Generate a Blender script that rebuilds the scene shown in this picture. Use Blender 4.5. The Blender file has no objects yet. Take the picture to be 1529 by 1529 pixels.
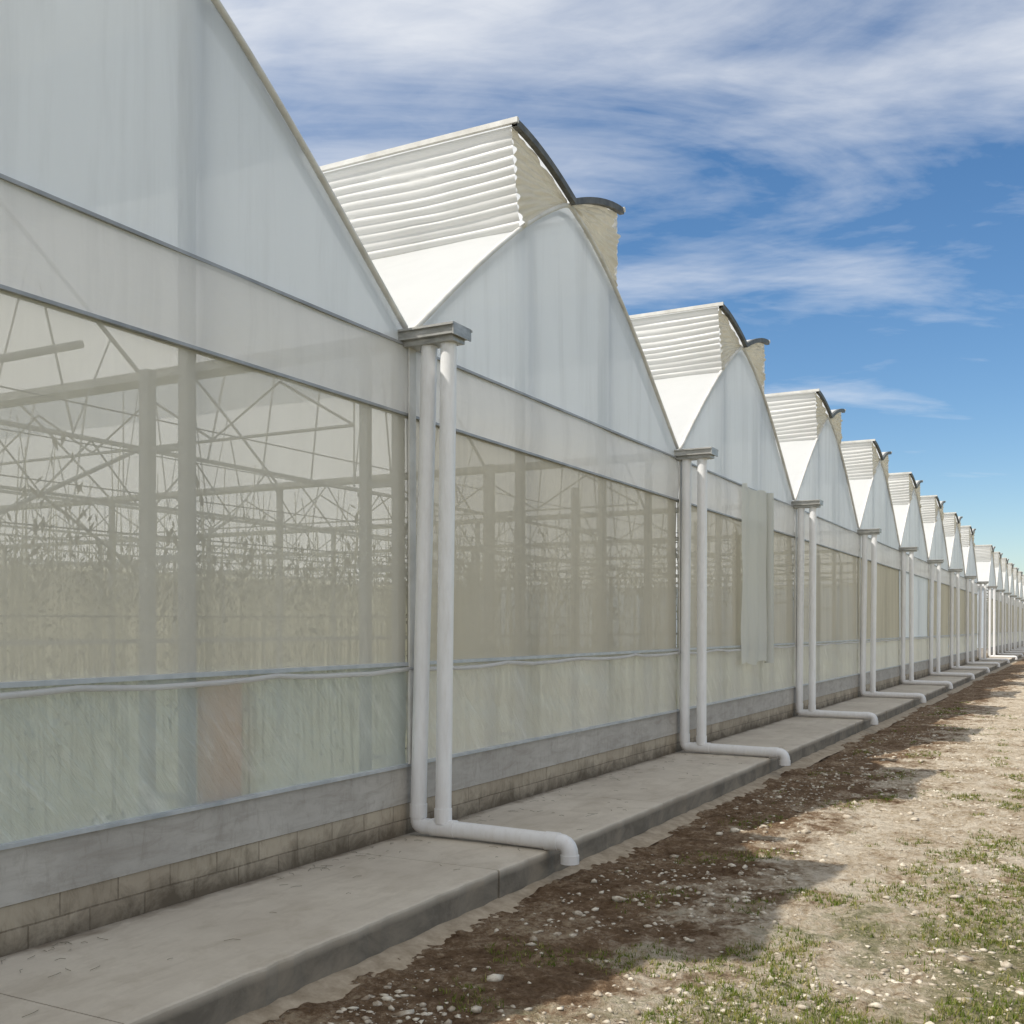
import bpy, math, random
import numpy as np
from mathutils import Vector, noise as mn
random.seed(7); rng=np.random.default_rng(7)
scene=bpy.context.scene
A=math.atan(855.5/1600.0)
XW=-4.94; S=6.65; PK=3.1; XB=-36.0
def gy(k): return 7.4+S*(k-1)

# ---------------- materials ----------------
class M:
    def __init__(s,name):
        s.m=bpy.data.materials.new(name); s.m.use_nodes=True
        s.nt=s.m.node_tree; s.nt.nodes.clear(); s.out=s.n('ShaderNodeOutputMaterial')
    def n(s,t,**k):
        nd=s.nt.nodes.new(t)
        for a,b in k.items(): setattr(nd,a,b)
        return nd
    def l(s,a,b): s.nt.links.new(a,b)
    def pos(s,scale=(1,1,1),rot=(0,0,0)):
        g=s.n('ShaderNodeNewGeometry'); mp=s.n('ShaderNodeMapping'); mp.inputs['Scale'].default_value=scale
        mp.inputs['Rotation'].default_value=rot
        s.l(g.outputs['Position'],mp.inputs['Vector']); return mp.outputs['Vector']
    def pos2(s,rot,scale):
        a=s.pos((1,1,1),rot); mp=s.n('ShaderNodeMapping'); mp.inputs['Scale'].default_value=scale
        s.l(a,mp.inputs['Vector']); return mp.outputs['Vector']
    def noise(s,vec,scale,detail=4,rough=.55,dist=0):
        t=s.n('ShaderNodeTexNoise'); t.inputs['Scale'].default_value=scale; t.inputs['Detail'].default_value=detail
        t.inputs['Roughness'].default_value=rough; t.inputs['Distortion'].default_value=dist
        s.l(vec,t.inputs['Vector']); return t.outputs['Fac']
    def ramp(s,v,pts):
        r=s.n('ShaderNodeValToRGB'); e=r.color_ramp.elements
        while len(e)<len(pts): e.new(.5)
        for i,(p,c) in enumerate(pts):
            e[i].position=p; e[i].color=(c if len(c)==4 else (*c,1))
        s.l(v,r.inputs['Fac']); return r.outputs['Color']
    def math(s,op,a,b=None,clamp=False,c=None):
        t=s.n('ShaderNodeMath',operation=op); t.use_clamp=clamp
        for i,v in enumerate([a,b,c]):
            if v is None: continue
            if isinstance(v,(int,float)): t.inputs[i].default_value=v
            else: s.l(v,t.inputs[i])
        return t.outputs[0]
    def mix(s,f,a,b):
        t=s.n('ShaderNodeMix',data_type='RGBA')
        for sk,v in ((t.inputs[0],f),(t.inputs[6],a),(t.inputs[7],b)):
            if isinstance(v,(int,float)): sk.default_value=v
            elif isinstance(v,tuple): sk.default_value=(*v,1) if len(v)==3 else v
            else: s.l(v,sk)
        return t.outputs[2]
    def bump(s,h,strength=.3,dist=.02):
        b=s.n('ShaderNodeBump'); b.inputs['Strength'].default_value=strength; b.inputs['Distance'].default_value=dist
        s.l(h,b.inputs['Height']); return b.outputs['Normal']
    def pbsdf(s,col,rough=.6,metal=0,normal=None,spec=.5):
        p=s.n('ShaderNodeBsdfPrincipled')
        if isinstance(col,tuple): p.inputs['Base Color'].default_value=(*col,1)
        else: s.l(col,p.inputs['Base Color'])
        p.inputs['Roughness'].default_value=rough; p.inputs['Metallic'].default_value=metal
        p.inputs['Specular IOR Level'].default_value=spec
        if normal: s.l(normal,p.inputs['Normal'])
        return p.outputs[0]
    def mixs(s,f,a,b):
        t=s.n('ShaderNodeMixShader')
        if isinstance(f,(int,float)): t.inputs[0].default_value=f
        else: s.l(f,t.inputs[0])
        s.l(a,t.inputs[1]); s.l(b,t.inputs[2]); return t.outputs[0]
    def done(s,sh): s.l(sh,s.out.inputs['Surface']); return s.m

def film(name,col,tcol,transp,trl,nscale=(1,1,1),bs=.25,nsc=3,gloss=.06,dirt=.12,rough=.35,tvar=-.35,streak=0,vst=.15):
    m=M(name)
    v=m.pos(nscale)
    n1=m.noise(v,nsc,5,.6,.4)
    n2=m.noise(m.pos((.4,.5,.12)),2.2,4,.6)
    n3=m.noise(m.pos((1,1.6,.13)),2.0,5,.65,.3)
    hgt=n1
    c=m.mix(m.math('MULTIPLY',n2,dirt*2),col,tuple(x*.55 for x in col))
    c=m.mix(m.math('MULTIPLY',m.ramp(n3,[(.48,(0,0,0)),(.72,(1,1,1))]),vst),c,tuple(x*.45 for x in col))
    st=None
    if streak:
        s1=m.noise(m.pos2((math.radians(52),0,0),(1,.9,7)),1.5,5,.65,.6)
        patch=m.noise(m.pos((1,.55,1.3)),1.6,3,.5)
        st=m.math('MULTIPLY',m.ramp(s1,[(.50,(0,0,0)),(.68,(1,1,1))]),m.ramp(patch,[(.44,(0,0,0)),(.64,(1,1,1))]))
        c=m.mix(m.math('MULTIPLY',st,streak),c,(.92,.92,.90))
        hgt=m.math('ADD',n1,m.math('MULTIPLY',s1,1.2))
    nrm=m.bump(hgt,bs,.03)
    tc=m.mix(m.math('MULTIPLY',m.ramp(n3,[(.45,(0,0,0)),(.72,(1,1,1))]),vst*1.2),tcol,tuple(x*.6 for x in tcol))
    d=m.n('ShaderNodeBsdfDiffuse'); m.l(c,d.inputs[0]); m.l(nrm,d.inputs['Normal'])
    t=m.n('ShaderNodeBsdfTranslucent'); m.l(tc,t.inputs[0]); m.l(nrm,t.inputs['Normal'])
    sh=m.mixs(trl,d.outputs[0],t.outputs[0])
    g=m.n('ShaderNodeBsdfGlossy'); g.inputs['Roughness'].default_value=rough; m.l(nrm,g.inputs['Normal'])
    sh=m.mixs(gloss,sh,g.outputs[0])
    if transp>0:
        tp=m.n('ShaderNodeBsdfTransparent')
        f=m.math('ADD',m.math('MULTIPLY',m.math('SUBTRACT',n2,.5),tvar*transp*2),transp,True)
        if st: f=m.math('MULTIPLY',f,m.math('SUBTRACT',1.0,m.math('MULTIPLY',st,.7)))
        sh=m.mixs(f,sh,tp.outputs[0])
    return m.done(sh)

MAT={}
MAT['roof_film']=film('roof_film',(.90,.90,.89),(.92,.93,.93),0,.50,(.3,1,1),.12,2,.04,dirt=.05,vst=.06)
MAT['gable_film']=film('gable_film',(.80,.85,.91),(.89,.94,.99),.12,.62,(1,2.2,.35),.22,2.2,.05,dirt=.06,vst=.26)
MAT['gable_far']=film('gable_film_far',(.80,.85,.91),(.89,.94,.99),0,.62,(1,2.2,.35),.22,2.2,.05,dirt=.06,vst=.26)
MAT['back_film']=film('back_film',(.68,.66,.56),(.72,.70,.58),0,.5,(1,2.2,.35),.22,2.2,.02,dirt=.2,vst=.3)
MAT['band_film']=film('band_film',(.82,.815,.80),(.92,.91,.90),.08,.5,(1,1.2,2.5),.35,2.4,.05,dirt=.10,vst=.22)
MAT['screen_clear']=film('screen_clear',(.78,.75,.66),(.89,.85,.74),.35,.5,(1,2,.4),.1,3,.02,dirt=.06,vst=.12)
MAT['screen_dense']=film('screen_dense',(.62,.58,.49),(.76,.71,.59),.15,.5,(1,3,.3),.2,2,.02,dirt=.12,vst=.3)
MAT['screen_far']=film('screen_far',(.60,.56,.46),(.70,.65,.53),0,.5,(1,3,.3),.2,2,.02,dirt=.16,vst=.35)
MAT['skirt_near']=film('skirt_near',(.58,.63,.60),(.79,.85,.81),.28,.52,(1,1.3,2),.8,1.5,.10,dirt=.12,rough=.28,tvar=-1.0,streak=.7,vst=.3)
MAT['skirt_cream']=film('skirt_cream',(.76,.75,.68),(.90,.88,.80),.16,.5,(1,1.3,2),.8,1.5,.10,dirt=.12,rough=.28,tvar=-.9,streak=.6,vst=.3)
MAT['skirt_far']=film('skirt_far',(.76,.75,.68),(.90,.88,.79),0,.5,(1,1.3,2),.6,1.5,.10,dirt=.14,rough=.3,streak=.6,vst=.3)
MAT['vent_curtain']=film('vent_curtain',(.84,.83,.80),(.85,.84,.80),.0,.35,(.3,2,1),.15,6,.03,dirt=.10,vst=.10)
MAT['vent_gusset']=film('vent_gusset',(.82,.78,.68),(.84,.79,.67),.0,.4,(2,2,1),.5,7,.03,dirt=.36)
m=M('galvanised'); n=m.noise(m.pos((1,1,1)),6,4); MAT['metal']=m.done(m.pbsdf(m.ramp(n,[(.3,(.40,.43,.46)),(.7,(.58,.60,.62))]),.45,.4))
m=M('frame_paint'); n=m.noise(m.pos(),5,4); MAT['frame']=m.done(m.pbsdf(m.ramp(n,[(.3,(.28,.29,.30)),(.7,(.42,.43,.44))]),.5,.2))
m=M('flap_dark'); n=m.noise(m.pos(),9,4); MAT['flap_dark']=m.done(m.pbsdf(m.ramp(n,[(.3,(.08,.082,.075)),(.7,(.17,.17,.155))]),.6,.2))
m=M('white_trim'); n=m.noise(m.pos(),5,4); MAT['white_trim']=m.done(m.pbsdf(m.ramp(n,[(.3,(.58,.56,.51)),(.7,(.76,.75,.71))]),.5))
m=M('gutter_metal'); n=m.noise(m.pos((1,1,3)),5,5,.7); MAT['gutter']=m.done(m.pbsdf(m.ramp(n,[(.3,(.28,.28,.26)),(.7,(.56,.55,.52))]),.45,.35))
m=M('interior_steel'); MAT['steel']=m.done(m.pbsdf((.38,.38,.37),.55,.1))
m=M('wire'); MAT['wire']=m.done(m.pbsdf((.10,.10,.10),.6,.2))
m=M('pvc')
n=m.noise(m.pos((1,1,.5)),4,5,.65); n2=m.noise(m.pos((9,9,1.2)),3,4,.7)
g=m.n('ShaderNodeNewGeometry'); sx=m.n('ShaderNodeSeparateXYZ'); m.l(g.outputs['Position'],sx.inputs[0])
low=m.math('MULTIPLY',m.math('SUBTRACT',1.0,m.math('DIVIDE',sx.outputs[2],.7,True),True),.5)
c=m.mix(m.math('MULTIPLY',m.ramp(n2,[(.45,(0,0,0)),(.75,(1,1,1))]),.28),m.ramp(n,[(.3,(.80,.80,.80)),(.7,(.88,.88,.88))]),(.52,.48,.42))
c=m.mix(m.math('MULTIPLY',low,n),c,(.40,.34,.27))
MAT['pvc']=m.done(m.pbsdf(c,.34,0))
m=M('concrete_pad'); v=m.pos()
n=m.noise(v,.9,6,.65); n2=m.noise(v,35,5,.7); n3=m.noise(m.pos((1,.6,1)),4,6,.7,.5); n5=m.noise(m.pos((3,.5,1)),2.2,5,.7,.6)
c=m.ramp(n,[(.3,(.49,.43,.35)),(.7,(.65,.585,.485))])
c=m.mix(m.ramp(n3,[(.48,(0,0,0)),(.78,(.6,.6,.6))]),c,(.34,.28,.205))
c=m.mix(m.ramp(n5,[(.53,(0,0,0)),(.72,(.4,.4,.4))]),c,(.38,.325,.255))
c=m.mix(m.math('MULTIPLY',n2,.3),c,(.34,.30,.24))
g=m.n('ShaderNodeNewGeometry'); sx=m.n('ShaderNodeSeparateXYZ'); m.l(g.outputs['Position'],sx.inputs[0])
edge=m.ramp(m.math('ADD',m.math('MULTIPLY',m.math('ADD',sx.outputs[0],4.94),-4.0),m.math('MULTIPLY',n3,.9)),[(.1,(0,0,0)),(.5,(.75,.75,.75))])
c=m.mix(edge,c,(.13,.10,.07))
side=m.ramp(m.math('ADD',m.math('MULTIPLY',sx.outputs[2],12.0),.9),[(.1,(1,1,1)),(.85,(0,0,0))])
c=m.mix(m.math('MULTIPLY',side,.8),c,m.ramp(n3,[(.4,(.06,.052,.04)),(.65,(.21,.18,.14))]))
MAT['pad']=m.done(m.pbsdf(c,.9,0,m.bump(n2,.35,.006),.2))
def wallmat(name,c0,c1,brick):
    m=M(name); v=m.pos(); n=m.noise(v,1.3,6,.65); n2=m.noise(m.pos((1,3,1)),5,6,.75,.6); n3=m.noise(v,40,4,.7)
    c=m.ramp(n,[(.3,c0),(.7,c1)])
    g=m.n('ShaderNodeNewGeometry'); sx=m.n('ShaderNodeSeparateXYZ'); m.l(g.outputs['Position'],sx.inputs[0])
    h=n3
    if brick:
        cb=m.n('ShaderNodeCombineXYZ'); m.l(sx.outputs[1],cb.inputs[0]); m.l(m.math('ADD',sx.outputs[2],m.math('MULTIPLY',n,.02)),cb.inputs[1])
        b=m.n('ShaderNodeTexBrick'); m.l(cb.outputs[0],b.inputs['Vector'])
        b.inputs['Scale'].default_value=1; b.inputs['Brick Width'].default_value=.40; b.inputs['Row Height'].default_value=.135
        b.inputs['Mortar Size'].default_value=.007; b.inputs['Mortar Smooth'].default_value=.6
        b.inputs['Color1'].default_value=(.97,.95,.93,1); b.inputs['Color2'].default_value=(.72,.70,.67,1); b.inputs['Mortar'].default_value=(.36,.33,.3,1)
        mx=m.n('ShaderNodeMix',data_type='RGBA',blend_type='MULTIPLY'); m.l(m.ramp(n2,[(.35,(.4,.4,.4)),(.6,(.9,.9,.9))]),mx.inputs[0])
        m.l(c,mx.inputs[6]); m.l(b.outputs['Color'],mx.inputs[7]); c=mx.outputs[2]
        h=m.math('SUBTRACT',m.math('MULTIPLY',n3,.4),m.math('MULTIPLY',b.outputs['Fac'],.8))
        n6=m.noise(m.pos((1,1.2,1.2)),2.5,6,.75,.5)
        stain=m.math('ADD',m.math('MULTIPLY',sx.outputs[2],-2.8),m.math('MULTIPLY',n6,1.5))
        c=m.mix(m.ramp(stain,[(.2,(0,0,0)),(.75,(.85,.85,.85))]),c,(.085,.066,.045))
        c=m.mix(m.ramp(n2,[(.54,(0,0,0)),(.75,(.5,.5,.5))]),c,(.14,.115,.08))
    else:
        n4=m.noise(m.pos((1,1.5,6)),1.6,5,.7,.8)
        c=m.mix(m.ramp(n2,[(.52,(0,0,0)),(.75,(.5,.5,.5))]),c,(.22,.195,.16))
        c=m.mix(m.ramp(n4,[(.45,(0,0,0)),(.7,(.5,.5,.5))]),c,(.26,.23,.195))
    return m.done(m.pbsdf(c,.92,0,m.bump(h,.4,.008),.2))
MAT['plaster']=wallmat('plaster',(.38,.355,.32),(.50,.475,.43),False)
MAT['block']=wallmat('block',(.36,.305,.235),(.50,.44,.345),True)
m=M('footing'); n=m.noise(m.pos(),8,6,.7); MAT['footing']=m.done(m.pbsdf(m.ramp(n,[(.3,(.24,.185,.12)),(.7,(.47,.385,.28))]),.95))
m=M('pink_board'); MAT['pink']=m.done(m.pbsdf((.92,.60,.42),.8))
m=M('inner_floor'); n=m.noise(m.pos(),1.5,6,.7); MAT['floor']=m.done(m.pbsdf(m.ramp(n,[(.3,(.30,.32,.20)),(.7,(.56,.54,.42))]),.95))
m=M('leaf'); 
n=m.noise(m.pos(),3,3); c=m.ramp(n,[(.3,(.12,.115,.075)),(.6,(.21,.19,.14)),(.8,(.33,.28,.21))])
MAT['leaf']=m.done(m.pbsdf(c,.7))
m=M('string'); MAT['string']=m.done(m.pbsdf((.40,.38,.28),.8))
MAT['roll']=film('roll_fabric',(.76,.77,.72),(.82,.82,.76),0,.35,(1,3,.4),.5,3,.03,dirt=.14)

# ground
m=M('ground_soil'); v=m.pos()
g=m.n('ShaderNodeNewGeometry'); sx=m.n('ShaderNodeSeparateXYZ'); m.l(g.outputs['Position'],sx.inputs[0])
nb=m.noise(v,.55,5,.6); nm=m.noise(v,2.6,6,.7,.3); nf=m.noise(v,18,6,.75); nff=m.noise(v,70,3,.7)
soil=m.ramp(m.math('ADD',m.math('MULTIPLY',nm,.5),m.math('MULTIPLY',nf,.5)),[(.38,(.12,.072,.039)),(.5,(.25,.165,.10)),(.60,(.48,.37,.25))])
sand=m.ramp(m.math('ADD',m.math('MULTIPLY',nm,.5),m.math('MULTIPLY',nf,.5)),[(.38,(.26,.18,.11)),(.46,(.50,.40,.28)),(.57,(.76,.665,.53))])
grassy=m.ramp(nf,[(.34,(.07,.085,.025)),(.5,(.17,.17,.06)),(.60,(.42,.345,.21))])
xw=m.math('ADD',sx.outputs[0],m.math('MULTIPLY',m.math('SUBTRACT',nm,.5),3.0))
f1=m.ramp(m.math('ADD',m.math('MULTIPLY',xw,.9),2.45),[(.2,(0,0,0)),(.8,(1,1,1))])
c=m.mix(f1,soil,sand)
yy=m.math('MAXIMUM',m.math('MULTIPLY',m.math('SUBTRACT',8.2,sx.outputs[1]),.13),-.36)
xg=m.math('ADD',m.math('MULTIPLY',m.math('ADD',sx.outputs[0],1.1),.36),m.math('MULTIPLY',m.math('SUBTRACT',nb,.5),1.6))
xg=m.math('ADD',xg,m.math('MULTIPLY',m.math('SUBTRACT',nm,.5),2.6))
xg=m.math('ADD',xg,yy)
f2=m.ramp(xg,[(.08,(0,0,0)),(.5,(.8,.8,.8))])
c=m.mix(f2,c,grassy)
vo=m.n('ShaderNodeTexVoronoi'); vo.inputs['Scale'].default_value=34; m.l(v,vo.inputs['Vector'])
peb=m.ramp(vo.outputs['Distance'],[(.10,(1,1,1)),(.24,(0,0,0))])
pm=m.math('MULTIPLY',peb,m.math('MULTIPLY',m.ramp(nm,[(.45,(0,0,0)),(.62,(1,1,1))]),.5))
c=m.mix(pm,c,(.70,.63,.52))
h=m.math('ADD',m.math('MULTIPLY',nf,1.0),m.math('ADD',m.math('MULTIPLY',nff,.35),m.math('MULTIPLY',peb,.2)))
MAT['ground']=m.done(m.pbsdf(c,.97,0,m.bump(h,1.0,.07),.1))
m=M('stone'); n=m.noise(m.pos(),9,5,.7); MAT['stone']=m.done(m.pbsdf(m.ramp(n,[(.35,(.27,.21,.15)),(.6,(.66,.60,.49))]),.95,0,m.bump(n,.6,.01),.1))
m=M('grass')
at=m.n('ShaderNodeAttribute'); at.attribute_name='tint'
c=m.ramp(at.outputs['Fac'],[(0,(.065,.105,.015)),(.45,(.15,.195,.035)),(.70,(.28,.26,.08)),(1,(.52,.42,.23))])
d=m.n('ShaderNodeBsdfDiffuse'); t=m.n('ShaderNodeBsdfTranslucent'); m.l(c,d.inputs[0]); m.l(c,t.inputs[0])
MAT['grass']=m.done(m.mixs(.3,d.outputs[0],t.outputs[0]))

# ---------------- mesh builder ----------------
class MB:
    def __init__(s): s.v=[]; s.f=[]
    def box(s,x0,x1,y0,y1,z0,z1):
        b=len(s.v); s.v+= [(x0,y0,z0),(x1,y0,z0),(x1,y1,z0),(x0,y1,z0),(x0,y0,z1),(x1,y0,z1),(x1,y1,z1),(x0,y1,z1)]
        s.f+=[tuple(b+i for i in q) for q in ((0,3,2,1),(4,5,6,7),(0,1,5,4),(1,2,6,5),(2,3,7,6),(3,0,4,7))]
    def tube(s,pts,r,n=10,cap=True):
        pts=[Vector(p) for p in pts]; b0=len(s.v); up=None
        rs=r if isinstance(r,(list,tuple)) else [r]*len(pts)
        for i,p in enumerate(pts):
            t=(pts[min(i+1,len(pts)-1)]-pts[max(i-1,0)]).normalized()
            if up is None:
                up=Vector((0,0,1)) if abs(t.z)<.9 else Vector((1,0,0))
            up=(up-t*up.dot(t)).normalized(); w=t.cross(up)
            for j in range(n):
                a=2*math.pi*j/n; q=p+(up*math.cos(a)+w*math.sin(a))*rs[i]; s.v.append(tuple(q))
        for i in range(len(pts)-1):
            for j in range(n):
                a=b0+i*n+j; c=b0+i*n+(j+1)%n; s.f.append((a,c,c+n,a+n))
        if cap:
            s.f.append(tuple(b0+j for j in range(n))[::-1]); e=b0+(len(pts)-1)*n; s.f.append(tuple(e+j for j in range(n)))
    def grid(s,fn,nu,nv):
        b=len(s.v)
        for i in range(nu+1):
            for j in range(nv+1): s.v.append(tuple(fn(i/nu,j/nv)))
        for i in range(nu):
            for j in range(nv):
                a=b+i*(nv+1)+j; s.f.append((a,a+nv+1,a+nv+2,a+1))
    def obj(s,name,mat,parent=None,smooth=False):
        me=bpy.data.meshes.new(name); me.from_pydata(s.v,[],s.f); me.materials.append(MAT[mat])
        if smooth:
            me.shade_smooth()
        o=bpy.data.objects.new(name,me); scene.collection.objects.link(o)
        if parent: o.parent=parent
        return o
def smooth_angle(o,ang=40):
    me=o.data; me.shade_smooth()
    try: me.set_sharp_from_angle(angle=math.radians(ang))
    except Exception: pass

cl=np.polyfit([0,.3,1,1.6,2.2,2.65,3.1],[4.12,4.34,4.93,5.37,5.78,6.04,6.27],3)
cr=np.polyfit([0,.45,.97,1.43,1.7,2.04,2.4,3.0,3.55],[4.12,4.45,4.84,5.18,5.39,5.60,5.80,6.09,6.27],3)
def arch(s):
    if s<=PK:
        e=6.27-np.polyval(cl,PK); return float(np.polyval(cl,s)+e*s/PK)
    t=S-s; e=6.27-np.polyval(cr,S-PK); return float(np.polyval(cr,t)+e*t/(S-PK))
def flapL(u):
    return (PK-1.36*u, 6.29+.29*(1-(1-u)**1.7))
def flapR(u):
    return (PK+1.36*u, 6.29+.36*(1-(1-u)**1.6))
sL=PK-1.13; sR=PK+1.30

def fold(y,z,k): 
    return .020*mn.noise(Vector((y*1.1,z*.35,k*3.1)))+.010*mn.noise(Vector((y*4,z*.8,k*7.7)))

def build_block(name,k0,k1,detail_lo,detail_hi):
    root=bpy.data.objects.new(name,None); scene.collection.objects.link(root)
    P={}
    def g(part,mat,sm=False):
        if part not in P: P[part]=(MB(),mat,sm)
        return P[part][0]
    for k in range(k0,k1+1):
        y0=gy(k-1); y1=y0+S; far=k>=5 or k<0
        q=2 if far else 1
        gm='gable_far' if far else 'gable_film'
        g(gm,gm,True).grid(lambda u,v:(XW+fold(y0+u*S,v*2,k),y0+u*S,4.04+v*(max(arch(u*S),4.06)-4.04)),66//q,8)
        g('band_film','band_film',True).grid(lambda u,v:(XW+.012+.03*mn.noise(Vector((u*5,v*1.2,k)))+.02*math.sin(v*math.pi),y0+.002+u*(S-.004),3.455+v*.57),60//q,6)
        key='screen_clear' if k<=1 and not far else 'screen_far' if far else 'screen_dense'
        if k==6: key='gable_far'
        g('side_'+key,key,True).grid(lambda u,v:(XW-.005+fold(y0+u*S,v*2,k+50)*1.2,y0+.002+u*(S-.004),1.40+v*2.05),50//q,8)
        sk='skirt_near' if k<=1 and not far else 'skirt_far' if far else 'skirt_cream'
        g(sk,sk,True).grid(lambda u,v:(XW+(.025*mn.noise(Vector((u*9+v*3,v*3,k)))+.008*mn.noise(Vector((u*40+v*9,v*3,k))))*math.sin(math.pi*min(max(v,.03),.97))-.008,y0+.002+u*(S-.004),.575+v*.825),140//q,12)
        R=g('rails','frame')
        R.box(XW-.04,XW+.03,y0,y1,4.014,4.036)
        R.box(XW-.05,XW+.028,y0,y1,3.447,3.468)
        g('sill_profile','metal').box(XW-.03,XW+.035,y0,y1,.56,.582)
        g('sill_profile','metal').box(XW-.03,XW+.045,y0,y1,1.392,1.42)
        pts=[(XW+.045,y0+S*i/24,1.368-.022*abs(math.sin(i*math.pi/6))+.014*mn.noise(Vector((i*.7,k,0)))) for i in range(25)]
        g('sill_roll','band_film',True).tube(pts,.018,8)
        pts=[(XW+.02,y0+s,arch(s)+.012) for s in np.linspace(0.05,S-.05,50)]
        g('verge_trim','white_trim',True).tube(pts,.025,8)
        g('curb_plaster','plaster').box(XW-.12,XW+.012,y0,y1,.26,.558)
        g('curb_block','block').box(XW-.115,XW,y0,y1,0.0,.26)
        F=g('facade_posts','frame')
        for s in (2.2,4.29):
            F.box(XW-.14,XW-.06,y0+s-.038,y0+s+.038,.5,arch(s)-.04)
            if 0<k<5:
                F.box(XW-.49,XW-.41,y0+s-.035,y0+s+.035,.1,3.38)
                for z in (.62,1.36,2.15,2.86): F.box(XW-.409,XW-.141,y0+s-.02,y0+s+.02,z-.02,z+.02)
        F.box(XW-.12,XW-.055,y0-.05,y0+.05,.5,4.1)
        if k<5:
            F.box(XW-.46,XW-.38,y0-.035,y0+.035,.1,4.0)
            for z in (.62,1.36,2.19,2.90): F.box(XW-.379,XW-.121,y0-.02,y0+.02,z-.02,z+.02)
        pts=[(XW-.06,y0+s,arch(s)-.05) for s in np.linspace(0.05,S-.05,30)]
        g('bows','steel').tube(pts,.03,6)
        RF=g('roof_film','roof_film',True)
        def rl(s0,s1):
            RF.grid(lambda u,v:(XW-.0+(XB-XW)*u,y0+s0+(s1-s0)*v,arch(s0+(s1-s0)*v)+.008*math.sin(u*31*math.pi)),62,14)
        rl(0,sL); rl(sR,S)
        T=g('vent_flap','roof_film',True); D=g('vent_flap_edge','flap_dark'); WT=g('vent_flap_lip','white_trim')
        for fl in (flapL,flapR):
            T.grid(lambda u,v:(XW+.10+(XB-XW)*u,y0+fl(v)[0],fl(v)[1]+.035),1,12)
            for i in range(12):
                a=fl(i/12); b=fl((i+1)/12)
                q2=len(D.v)
                for xx in (XW+.11,XW+.05):
                    D.v+=[(xx,y0+a[0],a[1]-.03),(xx,y0+b[0],b[1]-.03),(xx,y0+b[0],b[1]+.042),(xx,y0+a[0],a[1]+.042)]
                D.f+=[(q2,q2+1,q2+2,q2+3),(q2+4,q2+7,q2+6,q2+5),(q2,q2+4,q2+5,q2+1),(q2+3,q2+2,q2+6,q2+7)]
            a=fl(1); WT.box(XB,XW+.12,y0+a[0]-.02,y0+a[0]+.02,a[1]+.0,a[1]+.05)
        N=11
        def pleat(w): return abs(math.sin(w*math.pi*N))
        for fl,sf,sg,mt in ((flapL,sL,-1,'vent_curtain'),(flapR,sR,1,'vent_curtain')):
            ty,tz=fl(.97); fy,fz=sf,arch(sf)
            C=g(mt,mt,True)
            C.grid(lambda u,v:(XW+.03+(XB-XW)*u,
                               y0+fy+(ty-fy)*v+sg*(.022*pleat(v)*(.9+.6*mn.noise(Vector((u*40,v*10,k+9))))+.02*math.sin(v*math.pi))+.010*mn.noise(Vector((u*90,v*4,k))),
                               fz+(tz-fz)*v-.035*abs(math.sin(u*15.5*math.pi))*math.sin(v*math.pi)-.012*mn.noise(Vector((u*40,v*4,k+4)))*math.sin(v*math.pi)),180//q,66)
            G=g('vent_gusset','vent_gusset',True)
            def gus(u,v):
                sy=sf+(PK-sf)*u
                top=fl(.97*(1-u)); bot=(sy,arch(sy))
                yy=bot[0]+(top[0]-bot[0])*v; zz=bot[1]+(top[1]-bot[1])*v
                return (XW+.005+(.034*pleat(v)+.07*mn.noise(Vector((u*5+v*4,v*3,k*2+sg))))*(1-u)+.04*mn.noise(Vector((u*9,v*8,k*2+sg))),y0+yy,zz)
            G.grid(gus,20,66)
    for k in range(k0-1,k1+1):
        yy=gy(k); G=g('gutter','gutter')
        w=.13
        G.box(XB,-4.42,yy-w,yy+w,4.045,4.062)
        G.box(XB,-4.42,yy-w,yy-w+.010,4.063,4.125)
        G.box(XB,-4.42,yy+w-.010,yy+w,4.063,4.125)
        G.box(-4.42,-4.408,yy-w-.01,yy+w+.01,4.035,4.132)
        G.box(-4.93,-4.44,yy-.09,yy+.09,4.0,4.044)
        G.box(-4.93,-4.405,yy-w-.025,yy-w-.001,4.11,4.127); G.box(-4.93,-4.405,yy+w+.001,yy+w+.025,4.11,4.127)
        g('bay_joint','white_trim').box(XW+.046,XW+.056,yy-.05,yy+.05,.585,4.03)
        IS=g('interior_steel','steel')
        det=detail_lo<=k<=detail_hi
        for i,x in enumerate(np.arange(XW-3.0,XB,-4.0 if det else -12.0)):
            IS.box(x-.04,x+.04,yy-.04,yy+.04,0,4.04)
            if k<k1:
                IS.box(x-.022,x+.022,yy+.05,yy+S-.05,3.395,3.43)
                if det:
                    IS.box(x-.018,x+.018,yy+.05,yy+S-.05,2.86,2.885)
                    n=12
                    for j in range(n):
                        a=yy+.1+(S-.2)*j/n; b=yy+.1+(S-.2)*(j+1)/n
                        z0,z1=(2.87,3.4) if j%2==0 else (3.4,2.87)
                        IS.tube([(x,a,z0),(x,b,z1)],.011,4,False)
                    for j in range(1,8):
                        s=S*j/8; IS.tube([(x,yy+s,3.44),(x,yy+s+(.35 if j<4 else -.35 if j>4 else 0),arch(s)-.05)],.014,4,False)
                        s2=S*(j+.5)/8; IS.tube([(x,yy+s,3.44),(x,yy+s2,arch(min(s2,S-.1))-.05)],.010,4,False)
                    IS.tube([(x,yy,2.2),(x,yy+1.2,2.87)],.016,4,False); IS.tube([(x,yy+S,2.2),(x,yy+S-1.2,2.87)],.016,4,False)
                pts=[(x,yy+s,arch(s)-.04) for s in np.linspace(.05,S-.05,16)]
                IS.tube(pts,.022,5,False)
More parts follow.
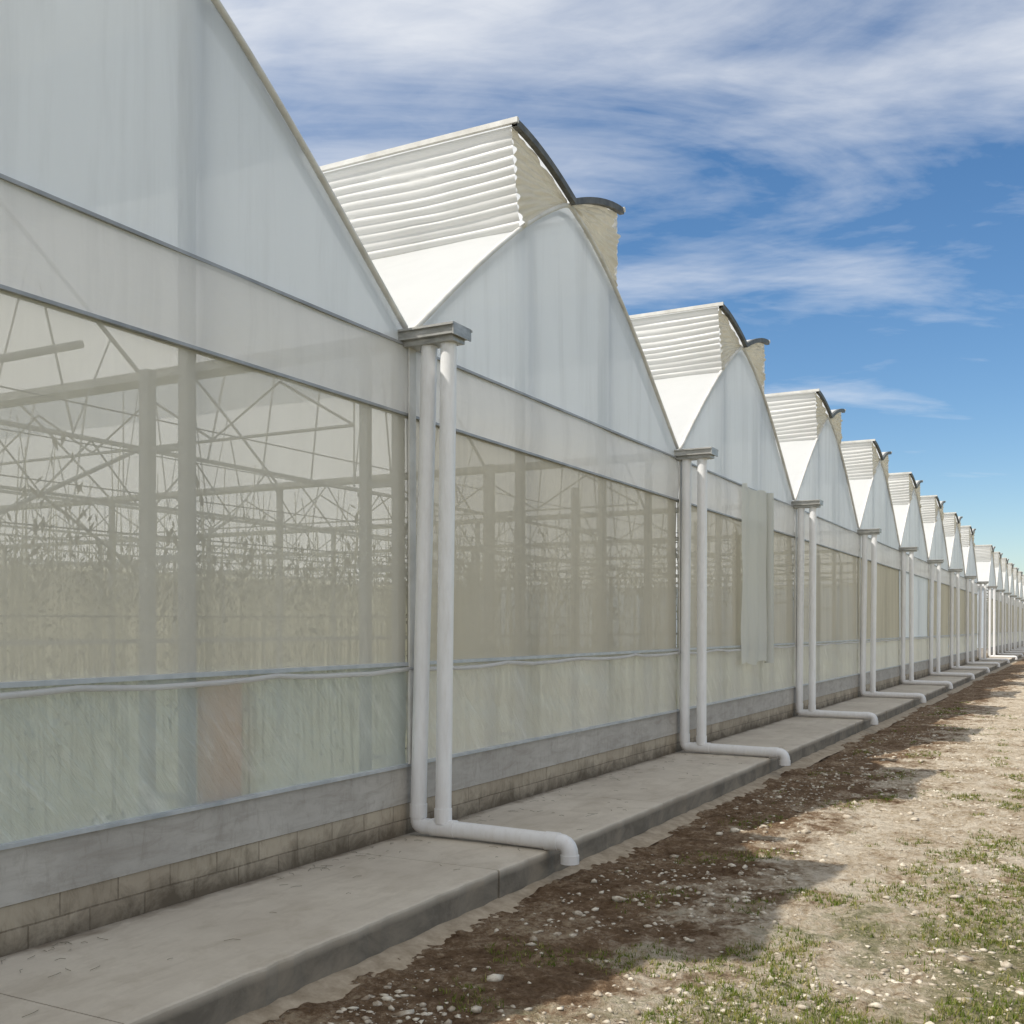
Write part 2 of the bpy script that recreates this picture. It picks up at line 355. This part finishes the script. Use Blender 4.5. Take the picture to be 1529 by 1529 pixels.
        if det and k<k1:
            xs_=np.arange(XW-.6,-30,-.8)
            for j,x in enumerate(xs_):
                z0,z1=(3.45,3.9) if j%2==0 else (3.9,3.45)
                IS.tube([(x,yy+.06,z0),(x-.8,yy+.06,z1)],.012,4,False)
            IS.box(-30,XW-.6,yy+.04,yy+.08,3.43,3.45)
    W=g('end_walls','gable_far')
    for yy in (gy(k0-1)-.0,gy(k1)+.0):
        W.box(XB,XW-.15,yy-.02,yy+.02,.55,4.03)
    g('back_wall','back_film').box(XB-.05,XB-.01,gy(k0-1),gy(k1),.0,4.1)
    for k in range(k0,k1+1):
        y0=gy(k-1)
        g('back_wall','back_film').grid(lambda u,v:(XB-.02,y0+u*S,4.1+v*max(arch(u*S)-4.1,0)),24,1)
    g('end_curbs','plaster').box(XB,XW-.15,gy(k0-1)-.06,gy(k0-1)+.06,0,.55)
    g('end_curbs','plaster').box(XB,XW-.15,gy(k1)-.06,gy(k1)+.06,0,.55)
    g('inner_floor','floor').box(XB,XW-.12,gy(k0-1),gy(k1),-.1,.02)
    for part,(mb,mat,sm) in P.items():
        mb.obj(part,mat,root,sm)
    return root,P
rootA,_=build_block('greenhouse',-2,9,0,4)
rootB,_=build_block('greenhouse',11,24,99,99)

mb=MB()
for z,x in ((3.12,-5.5),(2.35,-5.6),(1.80,-5.5),(2.75,-6.4),(3.2,-7.1)):
    mb.tube([(x,-5,z),(x,4,z-.03),(x,12,z+.03),(x,21,z+.05)],.005,4,False)
mb.obj('support_wires','wire',rootA)
mb=MB(); mb.tube([(-5.6,4.7,3.5),(-6.2,3.0,2.85)],.026,8); mb.tube([(-7.7,7.2,3.4),(-7.7,4.6,2.1)],.02,6)
mb.box(-5.55,-5.51,.9,20,1.60,1.63)
mb.obj('inner_frame','steel',rootA)
mb=MB(); mb.box(-5.07,-5.04,5.16,5.54,.3,1.36); mb.obj('pink_panel','pink',rootA)

def fastmesh(name,verts,faces,mat,parent=None):
    k=faces.shape[1]
    me=bpy.data.meshes.new(name); me.vertices.add(len(verts)); me.vertices.foreach_set('co',verts.astype(np.float32).ravel())
    me.loops.add(faces.size); me.loops.foreach_set('vertex_index',faces.astype(np.int32).ravel())
    me.polygons.add(len(faces)); me.polygons.foreach_set('loop_start',np.arange(0,faces.size,k,dtype=np.int32))
    me.update(calc_edges=True); me.validate()
    me.materials.append(MAT[mat]); o=bpy.data.objects.new(name,me); scene.collection.objects.link(o)
    if parent: o.parent=parent
    return o
rows=np.arange(-.4,27,1.6)
vs=[]
for ry in rows:
    ncl=130
    cx=rng.uniform(-24,-6.8,ncl); cy=ry+rng.normal(0,.15,ncl); cz=rng.normal(2.75,.22,ncl)
    for q in range(ncl):
        n=int(rng.integers(2,8)); x=cx[q]+rng.normal(0,.05,n); y=cy[q]+rng.normal(0,.05,n); z=cz[q]-rng.uniform(0,.45,n)
        sz=rng.uniform(.02,.05,n)
        a=rng.normal(0,.5,(n,3)); a[:,2]+=1.2; a/=np.linalg.norm(a,axis=1)[:,None]
        b=rng.normal(0,1,(n,3)); b-=a*(a*b).sum(1)[:,None]; b/=np.linalg.norm(b,axis=1)[:,None]
        a*=1.7
        c=np.stack([x,y,z],1)
        vs.append(np.stack([c-a*sz[:,None],c+b*sz[:,None]*.45,c+a*sz[:,None],c-b*sz[:,None]*.45],1).reshape(-1,3))
    n=600
    x=rng.uniform(-24,-6.8,n); y=ry+rng.normal(0,.12,n); z=rng.uniform(.1,2.3,n)
    sz=rng.uniform(.02,.06,n); a=rng.normal(0,1,(n,3)); a/=np.linalg.norm(a,axis=1)[:,None]
    b=rng.normal(0,1,(n,3)); b-=a*(a*b).sum(1)[:,None]; b/=np.linalg.norm(b,axis=1)[:,None]; c=np.stack([x,y,z],1)
    vs.append(np.stack([c-a*sz[:,None],c+b*sz[:,None]*.5,c+a*sz[:,None],c-b*sz[:,None]*.5],1).reshape(-1,3))
vv=np.concatenate(vs); fastmesh('crop_plants',vv,np.arange(len(vv)).reshape(-1,4),'leaf')
mb=MB()
for ry in rows:
    for x in np.arange(-22,-6.6,.30):
        xx=x+random.uniform(-.12,.12); yy=ry+random.uniform(-.2,.2)
        mb.tube([(xx,yy,.02),(xx+random.uniform(-.08,.08),yy,1.4),(xx+random.uniform(-.12,.12),yy,3.2)],[.014,.010,.004],3,False)
mb.obj('crop_strings','string',rootA)

# ------------- drain pipes -------------
def bend(p0,c,p1,n=6):
    return [tuple((1-t)**2*np.array(p0)+2*t*(1-t)*np.array(c)+t*t*np.array(p1)) for t in np.linspace(0,1,n)]
def drain(yy,j):
    mb=MB(); r=.066; zc=.080
    dl=random.uniform(-.02,.02)
    tA=-4.71+dl; tB=-4.525+dl; bA=-4.83; bB=-4.59
    if j!=1: tA=-4.79+dl; tB=-4.57+dl
    xe=-3.47+random.uniform(-.05,.05)
    yj=yy+random.uniform(-.02,.02)
    pts=[(tA,yy,4.0),(bA,yj,.20)]+bend((bA,yj,.14),(bA,yj,zc),(bA+.06,yj,zc))
    dy=random.uniform(-.06,.02)
    pts+= [(bB,yj,zc),(-4.2,yj,zc-.005),(xe-.14,yj+dy,zc-.01)]+bend((xe-.09,yj+dy,zc-.01),(xe,yj+dy,zc-.012),(xe,yj+dy,zc-.10))+[(xe,yj+dy,-.08)]
    mb.tube(pts,r,20)
    mb.tube([(tB,yy,4.0),(bB,yj,.12)],r,20)
    mb.tube([(bA+.002,yj,.26),(bA,yj,.15)],r+.006,20)
    mb.tube([(bB,yj,.24),(bB,yj,.12)],r+.006,20)
    mb.tube([(bB-.10,yj,zc),(bB+.12,yj,zc)],r+.006,20)
    mb.tube([(xe-.20,yj+dy,zc-.01),(xe-.09,yj+dy,zc-.01)],r+.006,20)
    mb.tube([(xe,yj+dy,-.02),(xe,yj+dy,-.085)],r+.006,20)
    o=mb.obj('drainpipe','pvc'); smooth_angle(o,50); return o
for k in list(range(1,25))+[0,-1,-2]:
    drain(gy(k),k)

mb=MB()
mb.grid(lambda u,v:(XW+.085+.03*math.sin(u*14)+.03*mn.noise(Vector((u*4,v*3,2))),16.9+u*1.4,1.12+.03*math.sin(u*9)+v*2.9),30,14)
mb.tube([(XW+.12,18.45,1.10),(XW+.12,18.45,4.03)],.08,12)
o=mb.obj('rolled_curtain','roll'); smooth_angle(o,50)

# ------------- walkway -------------
root=bpy.data.objects.new('concrete_walkway',None); scene.collection.objects.link(root)
mb=MB(); y=-20.0
while y<170:
    L=3.325; x1=-3.63+random.uniform(-.006,.006)
    n=30
    sec=lambda yy,xx:[(XW+.0005,yy,-.2),(XW+.0005,yy,0),(xx-.018,yy,0.0),(xx-.004,yy,-.006),(xx,yy,-.02),(xx-.004,yy,-.2)]
    b=len(mb.v); a0=y+.004; a1=y+L-.004
    for q in range(n+1):
        yy=a0+(a1-a0)*q/n; mb.v+=sec(yy,x1+.012*mn.noise(Vector((yy*2.3,0,0)))+.014*mn.noise(Vector((yy*9,3,0))))
    for q in range(n):
        for s in range(5):
            a=b+q*6+s; mb.f.append((a,a+6,a+7,a+1))
    mb.f.append(tuple(b+s for s in range(6))); mb.f.append(tuple(b+n*6+s for s in range(6))[::-1])
    y+=L
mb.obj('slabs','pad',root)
mb=MB()
mb.grid(lambda u,v:(-3.66+v*(.24+.05*mn.noise(Vector((u*170,0,1)))),-20+190*u,-.195-.045*v+.014*mn.noise(Vector((u*190*3,v*3,0)))),1400,4)
mb.obj('footing','footing',root,True)

# ------------- ground -------------
def gh(x,y):
    p=Vector((x,y,0))
    h=-.215+.05*mn.noise(p*.45)+.024*mn.noise(p*1.9)+.020*mn.noise(p*5)+.018*mn.noise(p*13)+.013*mn.noise(p*31)
    t=min(max((x+3.5)/1.0,0),1); h+=-.025*(1-t)
    if x<-3.55: h=-.30
    return h
xs=np.unique(np.concatenate([np.array([-900,-400,-150,-60,-30,-15,-8,-5,-4,-3.7,-3.56]),np.arange(-3.52,1.5,.026),np.arange(1.5,6,.12),np.array([6,7,9,12,18,30,60,150,400,900])]))
ys=np.unique(np.concatenate([np.array([-900,-300,-100,-40,-20,-10,-5,-2,0,1,2,3]),np.arange(3.1,12,.026),np.arange(12,22,.06),np.arange(22,50,.25),np.arange(50,130,1.0),np.array([150,200,300,500,900])]))
gv=np.array([(x,y,gh(x,y)) for x in xs for y in ys]); ny=len(ys)
ii,jj=np.meshgrid(np.arange(len(xs)-1),np.arange(ny-1),indexing='ij'); a=(ii*ny+jj).ravel()
go=fastmesh('ground',gv,np.stack([a,a+ny,a+ny+1,a+1],1),'ground'); go.data.shade_smooth()

import bmesh
def ico(sub):
    bm=bmesh.new(); bmesh.ops.create_icosphere(bm,subdivisions=sub,radius=1); 
    v=np.array([p.co[:] for p in bm.verts]); f=np.array([[q.index for q in t.verts] for t in bm.faces]); bm.free(); return v,f
def stones(n,smin,smax,sub,xr,yr,seedclump,pw=4):
    bv,bf=ico(sub); V=[];F=[];c=0
    while c<n:
        x=random.uniform(*xr); y=yr[0]+(yr[1]-yr[0])*random.random()**1.6
        if mn.noise(Vector((x*.9,y*.6,seedclump)))+random.uniform(-.35,.35)<0.05: continue
        s=smin+(smax-smin)*random.random()**pw
        v=bv*(1+rng.normal(0,.26,(len(bv),1)))*np.array([s*random.uniform(.6,1.5),s*random.uniform(.6,1.5),s*random.uniform(.35,.7)])
        a=random.uniform(0,6.28); R=np.array([[math.cos(a),-math.sin(a),0],[math.sin(a),math.cos(a),0],[0,0,1]])
        v=v@R.T+np.array([x,y,gh(x,y)+s*.05]); V.append(v); F.append(bf+c*len(bv)); c+=1
    return np.concatenate(V),np.concatenate(F)
a=stones(16000,.004,.026,1,(-3.3,2.2),(3.5,28),1,3.5); b=stones(420,.014,.042,1,(-3.1,0.0),(4,22),5,2.5)
sv=np.concatenate([a[0],b[0]]); sf=np.concatenate([a[1],b[1]+len(a[0])])
fastmesh('gravel',sv,sf,'stone')

def density(x,y):
    d=(x+1.1)*.36+mn.noise(Vector((x*.6,y*.5,9)))*.9+mn.noise(Vector((x*2.2,y*2.0,3)))*1.2+max((8.2-y)*.14,-.36)
    if x<-1.9: d=-.30+mn.noise(Vector((x*1.6,y*1.3,21)))*1.2
    return d
pts=[]
tries=0
while len(pts)<34000 and tries<330000:
    tries+=1
    y=3.6+(30-3.6)*random.random()**2.0; x=random.uniform(-3.2,3.2)
    if x>-.6+.16*y: continue
    d=density(x,y)
    if d+random.uniform(-.3,.3)>.14: pts.append((x,y,d))
bl=[];tt=[]
for (x,y,d) in pts:
    z=gh(x,y); n=random.randint(3,8); base=random.random()
    for q in range(n):
        a=random.uniform(0,6.28); rr=random.uniform(0,.035); L=random.uniform(.015,.05)*(1.0 if x>-1.6 else .8); w=random.uniform(.0018,.0035)*(1+y*.05)
        lean=random.uniform(.2,1.3); bx=x+math.cos(a*3)*rr; by=y+math.sin(a*3)*rr
        dx,dy=math.cos(a),math.sin(a); px,py=-dy*w,dx*w
        bl+= [(bx-px,by-py,z-.005),(bx+px,by+py,z-.005),(bx+dx*L*lean,by+dy*L*lean,z+L*(1.1-lean*.5))]
        t=min(max(base*.6+random.random()*.45-.05,0),1); tt+=[t]*3
bl=np.array(bl); go=fastmesh('grass',bl,np.arange(len(bl)).reshape(-1,3),'grass')
at=go.data.attributes.new('tint','FLOAT','POINT'); at.data.foreach_set('value',np.array(tt,dtype=np.float32)[:len(go.data.vertices)])
mb=MB()
for i in range(320):
    y=random.uniform(3,16); x=random.choice([random.uniform(-4.9,-3.7),random.uniform(-4.9,-4.6)])
    if mn.noise(Vector((x*2,y*1.5,4)))<0.0: continue
    a=random.uniform(0,6.28); L=random.uniform(.02,.10)
    mb.tube([(x,y,.006),(x+math.cos(a)*L*.5,y+math.sin(a)*L*.5,.010),(x+math.cos(a+.3)*L,y+math.sin(a+.3)*L,.006)],.0016,3,False)
MAT['straw']=MAT['leaf']
mb.obj('straw_litter','straw')

# ------------- world -------------
w=bpy.data.worlds.new('World'); scene.world=w; w.use_nodes=True
nt=w.node_tree; nt.nodes.clear(); N=nt.nodes.new; Lk=nt.links.new
sun_dir=Vector((3.14,3.65,-6.85)).normalized()
el=math.asin(-sun_dir.z); az=math.atan2(-sun_dir.x,-sun_dir.y)
sky=N('ShaderNodeTexSky'); sky.sky_type='NISHITA'; sky.sun_disc=False; sky.sun_elevation=el; sky.sun_rotation=az%(2*math.pi)
sky.air_density=1.0; sky.dust_density=.5; sky.ozone_density=2.5
bg=N('ShaderNodeBackground'); bg.inputs[1].default_value=.145; out=N('ShaderNodeOutputWorld')
tc=N('ShaderNodeTexCoord'); sp=N('ShaderNodeSeparateXYZ'); Lk(tc.outputs['Generated'],sp.inputs[0])
def mt(op,a,b=None,c=None,clamp=False):
    t=N('ShaderNodeMath'); t.operation=op; t.use_clamp=clamp
    for i,v in enumerate((a,b,c)):
        if v is None: continue
        if isinstance(v,(int,float)): t.inputs[i].default_value=v
        else: Lk(v,t.inputs[i])
    return t.outputs[0]
zz=mt('MAXIMUM',mt('ADD',sp.outputs[2],.12),.02)
lat=mt('ADD',mt('MULTIPLY',sp.outputs[0],math.cos(A)),mt('MULTIPLY',sp.outputs[1],math.sin(A)))
dep=mt('ADD',mt('MULTIPLY',sp.outputs[0],-math.sin(A)),mt('MULTIPLY',sp.outputs[1],math.cos(A)))
cb=N('ShaderNodeCombineXYZ'); Lk(mt('DIVIDE',lat,zz),cb.inputs[0]); Lk(mt('DIVIDE',dep,zz),cb.inputs[1])
def cl_noise(rot,sc,scale,det,ro,dist,loc=(0,0,0)):
    mp=N('ShaderNodeMapping'); Lk(cb.outputs[0],mp.inputs['Vector']); mp.inputs['Rotation'].default_value=(0,0,math.radians(rot)); mp.inputs['Scale'].default_value=sc; mp.inputs['Location'].default_value=loc
    n1=N('ShaderNodeTexNoise'); n1.inputs['Scale'].default_value=scale; n1.inputs['Detail'].default_value=det; n1.inputs['Roughness'].default_value=ro; n1.inputs['Distortion'].default_value=dist
    Lk(mp.outputs[0],n1.inputs['Vector']); return n1.outputs[0]
a=cl_noise(-34,(.8,1.7,1),1.5,9,.57,.8)
b=cl_noise(30,(.8,1.5,1),1.4,9,.56,.8,(3,1,0))
c=cl_noise(0,(1,1,1),.9,2,.5,.2,(7,2,0))
f=cl_noise(-20,(1,2.2,1),7,6,.6,.6,(1,5,0))
v=mt('ADD',mt('MULTIPLY',a,.72),mt('MULTIPLY',b,.66))
v=mt('ADD',v,mt('MULTIPLY',c,.45))
v=mt('ADD',v,mt('MULTIPLY',mt('SUBTRACT',f,.5),.16))
v=mt('ADD',v,mt('MULTIPLY',mt('SUBTRACT',mt('MINIMUM',sp.outputs[2],.42),.36),1.1))
v=mt('ADD',v,mt('MULTIPLY',mt('SUBTRACT',mt('MAXIMUM',lat,-.1),.15),-.22))
v=mt('ADD',v,mt('MULTIPLY',mt('MAXIMUM',mt('SUBTRACT',sp.outputs[2],.58),0.0),1.0))  # extra cloud near the zenith, out of view, added for neutral fill light
v=mt('ADD',v,mt('MULTIPLY',mt('MAXIMUM',mt('SUBTRACT',0.2,dep),0.0),.7))  # unseen cloud beside and behind the camera, added to brighten the ambient
rp=N('ShaderNodeValToRGB'); Lk(mt('SUBTRACT',v,.33),rp.inputs[0]); e=rp.color_ramp.elements
e[0].position=.44; e[0].color=(0,0,0,1); e[1].position=.86; e[1].color=(.90,.90,.90,1)
hs=N('ShaderNodeHueSaturation'); hs.inputs['Saturation'].default_value=1.22; hs.inputs['Value'].default_value=.88; Lk(sky.outputs[0],hs.inputs['Color'])
mx=N('ShaderNodeMix'); mx.data_type='RGBA'; Lk(rp.outputs[0],mx.inputs[0]); Lk(hs.outputs[0],mx.inputs[6]); mx.inputs[7].default_value=(6.1,6.25,6.5,1)
Lk(mx.outputs[2],bg.inputs[0]); Lk(bg.outputs[0],out.inputs[0])
sl=bpy.data.lights.new('sun','SUN'); sl.energy=4.3; sl.angle=math.radians(.5); sl.color=(1,.955,.88)
so=bpy.data.objects.new('sun',sl); scene.collection.objects.link(so); so.rotation_euler=sun_dir.to_track_quat('-Z','Y').to_euler()
cd=bpy.data.cameras.new('camera'); cd.sensor_width=36; cd.lens=36*1600/1529; cd.shift_y=173.5/1529; cd.clip_end=3000
co=bpy.data.objects.new('camera',cd); scene.collection.objects.link(co); co.location=(0,0,1.7); co.rotation_euler=(math.radians(90),0,A)
scene.camera=co
scene.view_settings.view_transform='Standard'; scene.view_settings.look='None'; scene.view_settings.exposure=0
